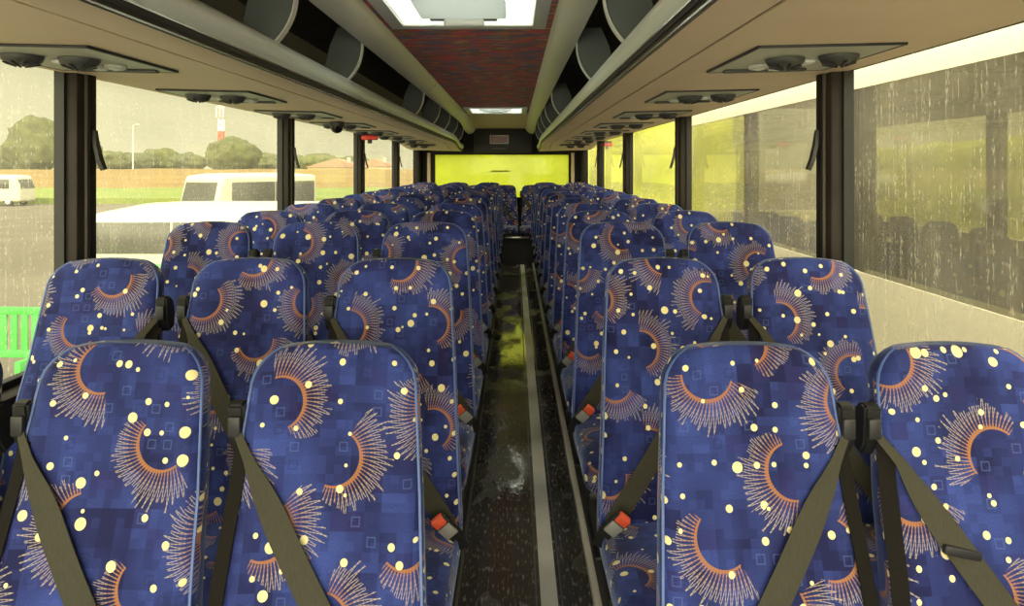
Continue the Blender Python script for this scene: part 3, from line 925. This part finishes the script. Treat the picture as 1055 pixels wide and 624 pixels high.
# houses right of the second pillar
roofm = mat('house_roof', (.30, .17, .12), .8); housew = mat('house_wall', (.55, .42, .30), .8)
for i, (px, d, w, lab) in enumerate(((345, 118, 8.5, 'low house with reddish roof beyond the far coach'), (385, 132, 7.5, 'smaller house with reddish roof near the third pillar'))):
    s = d / 774; x = (px - 530) * s
    t = thing('house', lab, 'house', (x, d, ZG), group='houses beyond the yard')
    h = 3.0 + 5 * s
    obj('walls', newbox(-w / 2, w / 2, 0, 5, 0, h - .9), housew, t)
    bm = bmesh.new(); extrude_profile(bm, [(-w / 2 - .4, h - .95), (0, h + .4), (w / 2 + .4, h - .95)], [-.3, 5.3], True, None, True); obj('roof', bm, roofm, t, 20)
    bm = bmesh.new(); box(bm, -w * .3, -w * .1, -.05, .02, h - 2.1, h - 1.3); obj('window_left_pane', bm, BLACK, t).name = 'window'
    obj('chimney', newbox(w * .2, w * .2 + .5, 1, 1.5, h - .6, h + .6), housew, t)

# vehicles
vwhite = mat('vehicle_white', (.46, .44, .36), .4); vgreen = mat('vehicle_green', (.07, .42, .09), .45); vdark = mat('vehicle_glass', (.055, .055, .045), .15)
def wheel(t, x, y, r=.36, w=.22):
    bm = bmesh.new(); lathe(bm, [(r * .6, -w / 2), (r * .95, -w / 2), (r, -w / 2 + .03), (r, w / 2 - .03), (r * .95, w / 2), (r * .6, w / 2)], (x, y, r), 'y', 24)
    o = obj('wheel', bm, RUBBER, t)
    bm = bmesh.new(); lathe(bm, [(r * .58, -w / 2 - .01), (r * .3, -w / 2 - .03), (.03, -w / 2 - .03)], (x, y, r), 'y', 24); lathe(bm, [(r * .58, w / 2 + .01), (r * .3, w / 2 + .03), (.03, w / 2 + .03)], (x, y, r), 'y', 24)
    obj('hub', bm, GREYP, o)
def bus(label, cat, name, loc, rz, L, W, H, zc, zw0, zw1, dome, nwin, lower, grp=None, front=-1):
    """side-on vehicle; local +x along its length, side facing -y at y=0"""
    t = thing(name, label, cat, loc, rz, grp)
    bm = newbox(-L / 2, L / 2, 0, W, .32, H, bev=.16, seg=4)
    bmesh.ops.subdivide_edges(bm, edges=[e for e in bm.edges if e.calc_length() > W * .5], cuts=8, use_grid_fill=True)
    for v in bm.verts:
        if v.co.z > H - .2:
            v.co.z += dome * max(0, 1 - ((v.co.y - W / 2) / (W / 2)) ** 2) * max(0, 1 - (abs(v.co.x) / (L / 2)) ** 6)
        if v.co.x * front > L / 2 - .5 and v.co.z > zw0:                      # raked front
            v.co.x -= front * .35 * (v.co.z - zw0) / (H - zw0)
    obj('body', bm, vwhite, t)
    xs0 = -L / 2 + (.75 if front < 0 else .15); xs1 = L / 2 - (.15 if front < 0 else .75)
    for k in range(nwin):
        a = xs0 + (xs1 - xs0) * k / nwin + .02; c = xs0 + (xs1 - xs0) * (k + 1) / nwin - .02
        obj('side_window', newbox(a, c, -.012, .03, zw0, zw1, bev=.01), vdark, t)
    xa = front * (L / 2 - .02)
    bm = bmesh.new()
    k1 = front * .35 * (zw1 - zw0) / (H - zw0)
    vs = [(xa + front * .035, .18, zw0 + .02), (xa + front * .035, W - .18, zw0 + .02), (xa + front * .035 - k1, W - .22, zw1), (xa + front * .035 - k1, .22, zw1)]
    a = [bm.verts.new(v) for v in vs]; b2 = [bm.verts.new((v[0] - front * .06, v[1], v[2])) for v in vs]
    bm.faces.new(a); bm.faces.new(b2[::-1])
    for i in range(4): j = (i + 1) % 4; bm.faces.new((a[i], a[j], b2[j], b2[i]))
    obj('windscreen', bm, vdark, t)
    if lower: obj('green_skirt', newbox(-L / 2 + .12, L / 2 - .12, -.014, .10, .36, lower, bev=.01), vgreen, t)
    for x in (-L * .30, L * .32):
        for y in (.13, W - .13): wheel(t, x, y)
    bm = bmesh.new(); tube(bm, [(xa - front * .25, 0, zw0 + .35), (xa + front * .1, -.15, zw0 + .42), (xa + front * .12, -.16, zw0 + .2)], [.03, .04, .06], 8)
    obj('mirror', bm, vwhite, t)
    return t
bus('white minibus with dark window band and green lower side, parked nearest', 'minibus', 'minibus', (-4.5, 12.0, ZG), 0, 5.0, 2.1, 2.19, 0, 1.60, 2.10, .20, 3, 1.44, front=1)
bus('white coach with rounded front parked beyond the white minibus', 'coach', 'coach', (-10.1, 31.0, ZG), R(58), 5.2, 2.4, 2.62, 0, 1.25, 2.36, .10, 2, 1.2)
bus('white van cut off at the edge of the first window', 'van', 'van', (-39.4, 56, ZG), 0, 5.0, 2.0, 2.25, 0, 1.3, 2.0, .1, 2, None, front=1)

# green plastic barrier
t = thing('crowd_barrier', 'bright green plastic barrier outside the first window', 'barrier', (-8.0, 10.2, ZG + .12), R(-3))
gpl = mat('barrier_green', (.015, .42, .03), .5)
obj('frame_rail', (lambda bm: (box(bm, -1.75, 1.75, -.03, .03, .88, .98, bev=.015), box(bm, -1.75, 1.75, -.03, .03, .30, .40, bev=.015), bm)[-1])(bmesh.new()), gpl, t)
for i in range(24):
    x = -1.7 + i * 3.4 / 23
    obj('bar', newbox(x - .045, x + .045, -.018, .018, .38, .90, bev=.006), gpl, t)
for x in (-1.5, 1.5): obj('foot', newbox(x - .04, x + .04, -.28, .28, 0, .31, bev=.012), gpl, t)

# ------------------------------------------------------------------ neighbouring coach on the two-seat side
NX = 2.22; NY0, NY1 = -4.5, 10.2
t = thing('coach', 'white coach with dark windows parked alongside the two-seat side', 'coach', (NX, 0, ZG))
dz = -ZG
def nb(prof, m, name, ya=NY0, yb=NY1):
    return obj(name, extrude_profile(bmesh.new(), [(x - NX, z + dz) for x, z in prof], [ya + (yb - ya) * i / 6 for i in range(7)], True, None, True), m, t)
cream = mat('coach_cream', (.93, .87, .66), .35)
nb([(NX, -1.3), (NX, .72), (NX + .05, .74), (NX + .05, -1.3)], cream, 'side_panel')
roofm2 = mat('coach_roof', (.62, .59, .47), .4)
nb([(NX, 1.90), (NX + .01, 1.955), (NX + .05, 2.07), (NX + .14, 2.16), (NX + .4, 2.24), (NX + 1.2, 2.28), (NX + 2.0, 2.24), (NX + 2.4, 2.07), (NX + 2.45, 1.90),
    (NX + 2.40, 1.90), (NX + 2.34, 2.05), (NX + 1.9, 2.18), (NX + .5, 2.18), (NX + .08, 2.02), (NX + .05, 1.90)], roofm2, 'roof')
nb([(NX + 2.40, -1.3), (NX + 2.40, .72), (NX + 2.45, .72), (NX + 2.45, -1.3)], cream, 'far_side_panel')
nb([(NX + .05, -.25), (NX + 2.40, -.25), (NX + 2.40, -.2), (NX + .05, -.2)], platm, 'inner_floor')
obj('end_panel', newbox(.0, 2.45, NY1, NY1 + .06, -1.3 + dz, .8 + dz, bev=.01), cream, t)
NGL = glass('neighbour_tinted_glass', (.34, .34, .28), .10, .0, (.60, .55, .38), .9, .12)
NGF = glass('neighbour_far_glass', (.75, .75, .6), .06, .0, (.8, .78, .5), .6, .0)
NP_ = [-4.5, -2.0, .3, 2.6, 4.9, 7.2, NY1]
for a, c in zip(NP_, NP_[1:]):
    for xx, m, nm in ((.004, NGL, 'side_window'), (2.446, NGF, 'far_side_window')):
        bm = bmesh.new(); bm.faces.new([bm.verts.new(v) for v in ((xx, a + .05, .71 + dz), (xx, c - .05, .71 + dz), (xx, c - .05, 1.91 + dz), (xx, a + .05, 1.91 + dz))]); obj(nm, bm, m, t)
for yp in NP_:
    for x0 in (.01, 2.36): obj('pillar', newbox(x0, x0 + .08, yp - .10, yp + .10, .70 + dz, 1.92 + dz), PILLARD, t)
for y in (-2.8, 6.9, 8.2):
    for x in (.28, 2.15):
        bm = bmesh.new(); lathe(bm, [(.3, -.13), (.47, -.13), (.5, -.10), (.5, .10), (.47, .13), (.3, .13)], (x, y, .5), 'x', 28); o = obj('wheel', bm, RUBBER, t)
# its seats: plain dark fabric
dkfab = noisy('neighbour_moquette', (.03, .035, .06), (.05, .055, .09), 25, .85)
sp = thing('passenger_seat', 'x', 'seat', group='seats inside the neighbouring coach')
bk = obj('backrest', backrest_mesh(), dkfab, sp, 60); obj('cushion', cushion_mesh(), dkfab, sp, 60)
bm = bmesh.new(); box(bm, -.15, .15, -.35, -.02, .001, .24, bev=.01); obj('pedestal', bm, DKMETAL, sp)
first = True
for i in range(13):
    for k, x in enumerate((NX + .38, NX + .82, NX + 1.62, NX + 2.06)):
        y = -.2 + i * .76
        lb = 'dark seat inside the neighbouring coach, %s row, %s from our side' % (ORD[i], ORD[k])
        if first: sp.location = (x, y, .0 - .20 + .001); sp['label'] = lb; first = False
        else: dup(sp, (x, y, -.20 + .001), lb)

# ------------------------------------------------------------------ sky and light
w = bpy.data.worlds.new('overcast_sky'); S.world = w; w.use_nodes = True
nt = w.node_tree; nt.nodes.clear(); g = G(nt)
out = g.node('ShaderNodeOutputWorld'); bg = g.node('ShaderNodeBackground')
p = g.sep(g.node('ShaderNodeTexCoord').outputs['Generated'])
front = g.add(g.mul(p[1], -.94), g.mul(p[2], .34))
k = g.ramp(front, -.05, .9)
up = g.ramp(p[2], .12, .8)
st = g.add(g.add(1.25, g.mul(up, 2.6)), g.mul(k, 8.))
cl = g.noise(g.vec(g.mul(p[0], 2.), g.mul(p[1], 2.), g.mul(p[2], 5.)), 1.3, 4.)
st = g.mul(st, g.ramp(cl, .2, .8, .88, 1.12))
nt.links.new(g.mix(up, (1.0, .94, .68), (1.0, .97, .88)), bg.inputs[0])
nt.links.new(st, bg.inputs[1]); nt.links.new(bg.outputs[0], out.inputs[0])

S.view_settings.view_transform = 'Standard'; S.view_settings.look = 'None'
S.view_settings.gamma = 1; S.view_settings.exposure = 0.6; S.view_settings.use_curve_mapping = False
c = S.cycles
c.use_denoising = True
try: c.denoiser = 'OPENIMAGEDENOISE'
except Exception: pass
c.max_bounces = 10; c.diffuse_bounces = 5; c.glossy_bounces = 4; c.transparent_max_bounces = 16; c.transmission_bounces = 6
c.sample_clamp_indirect = 8
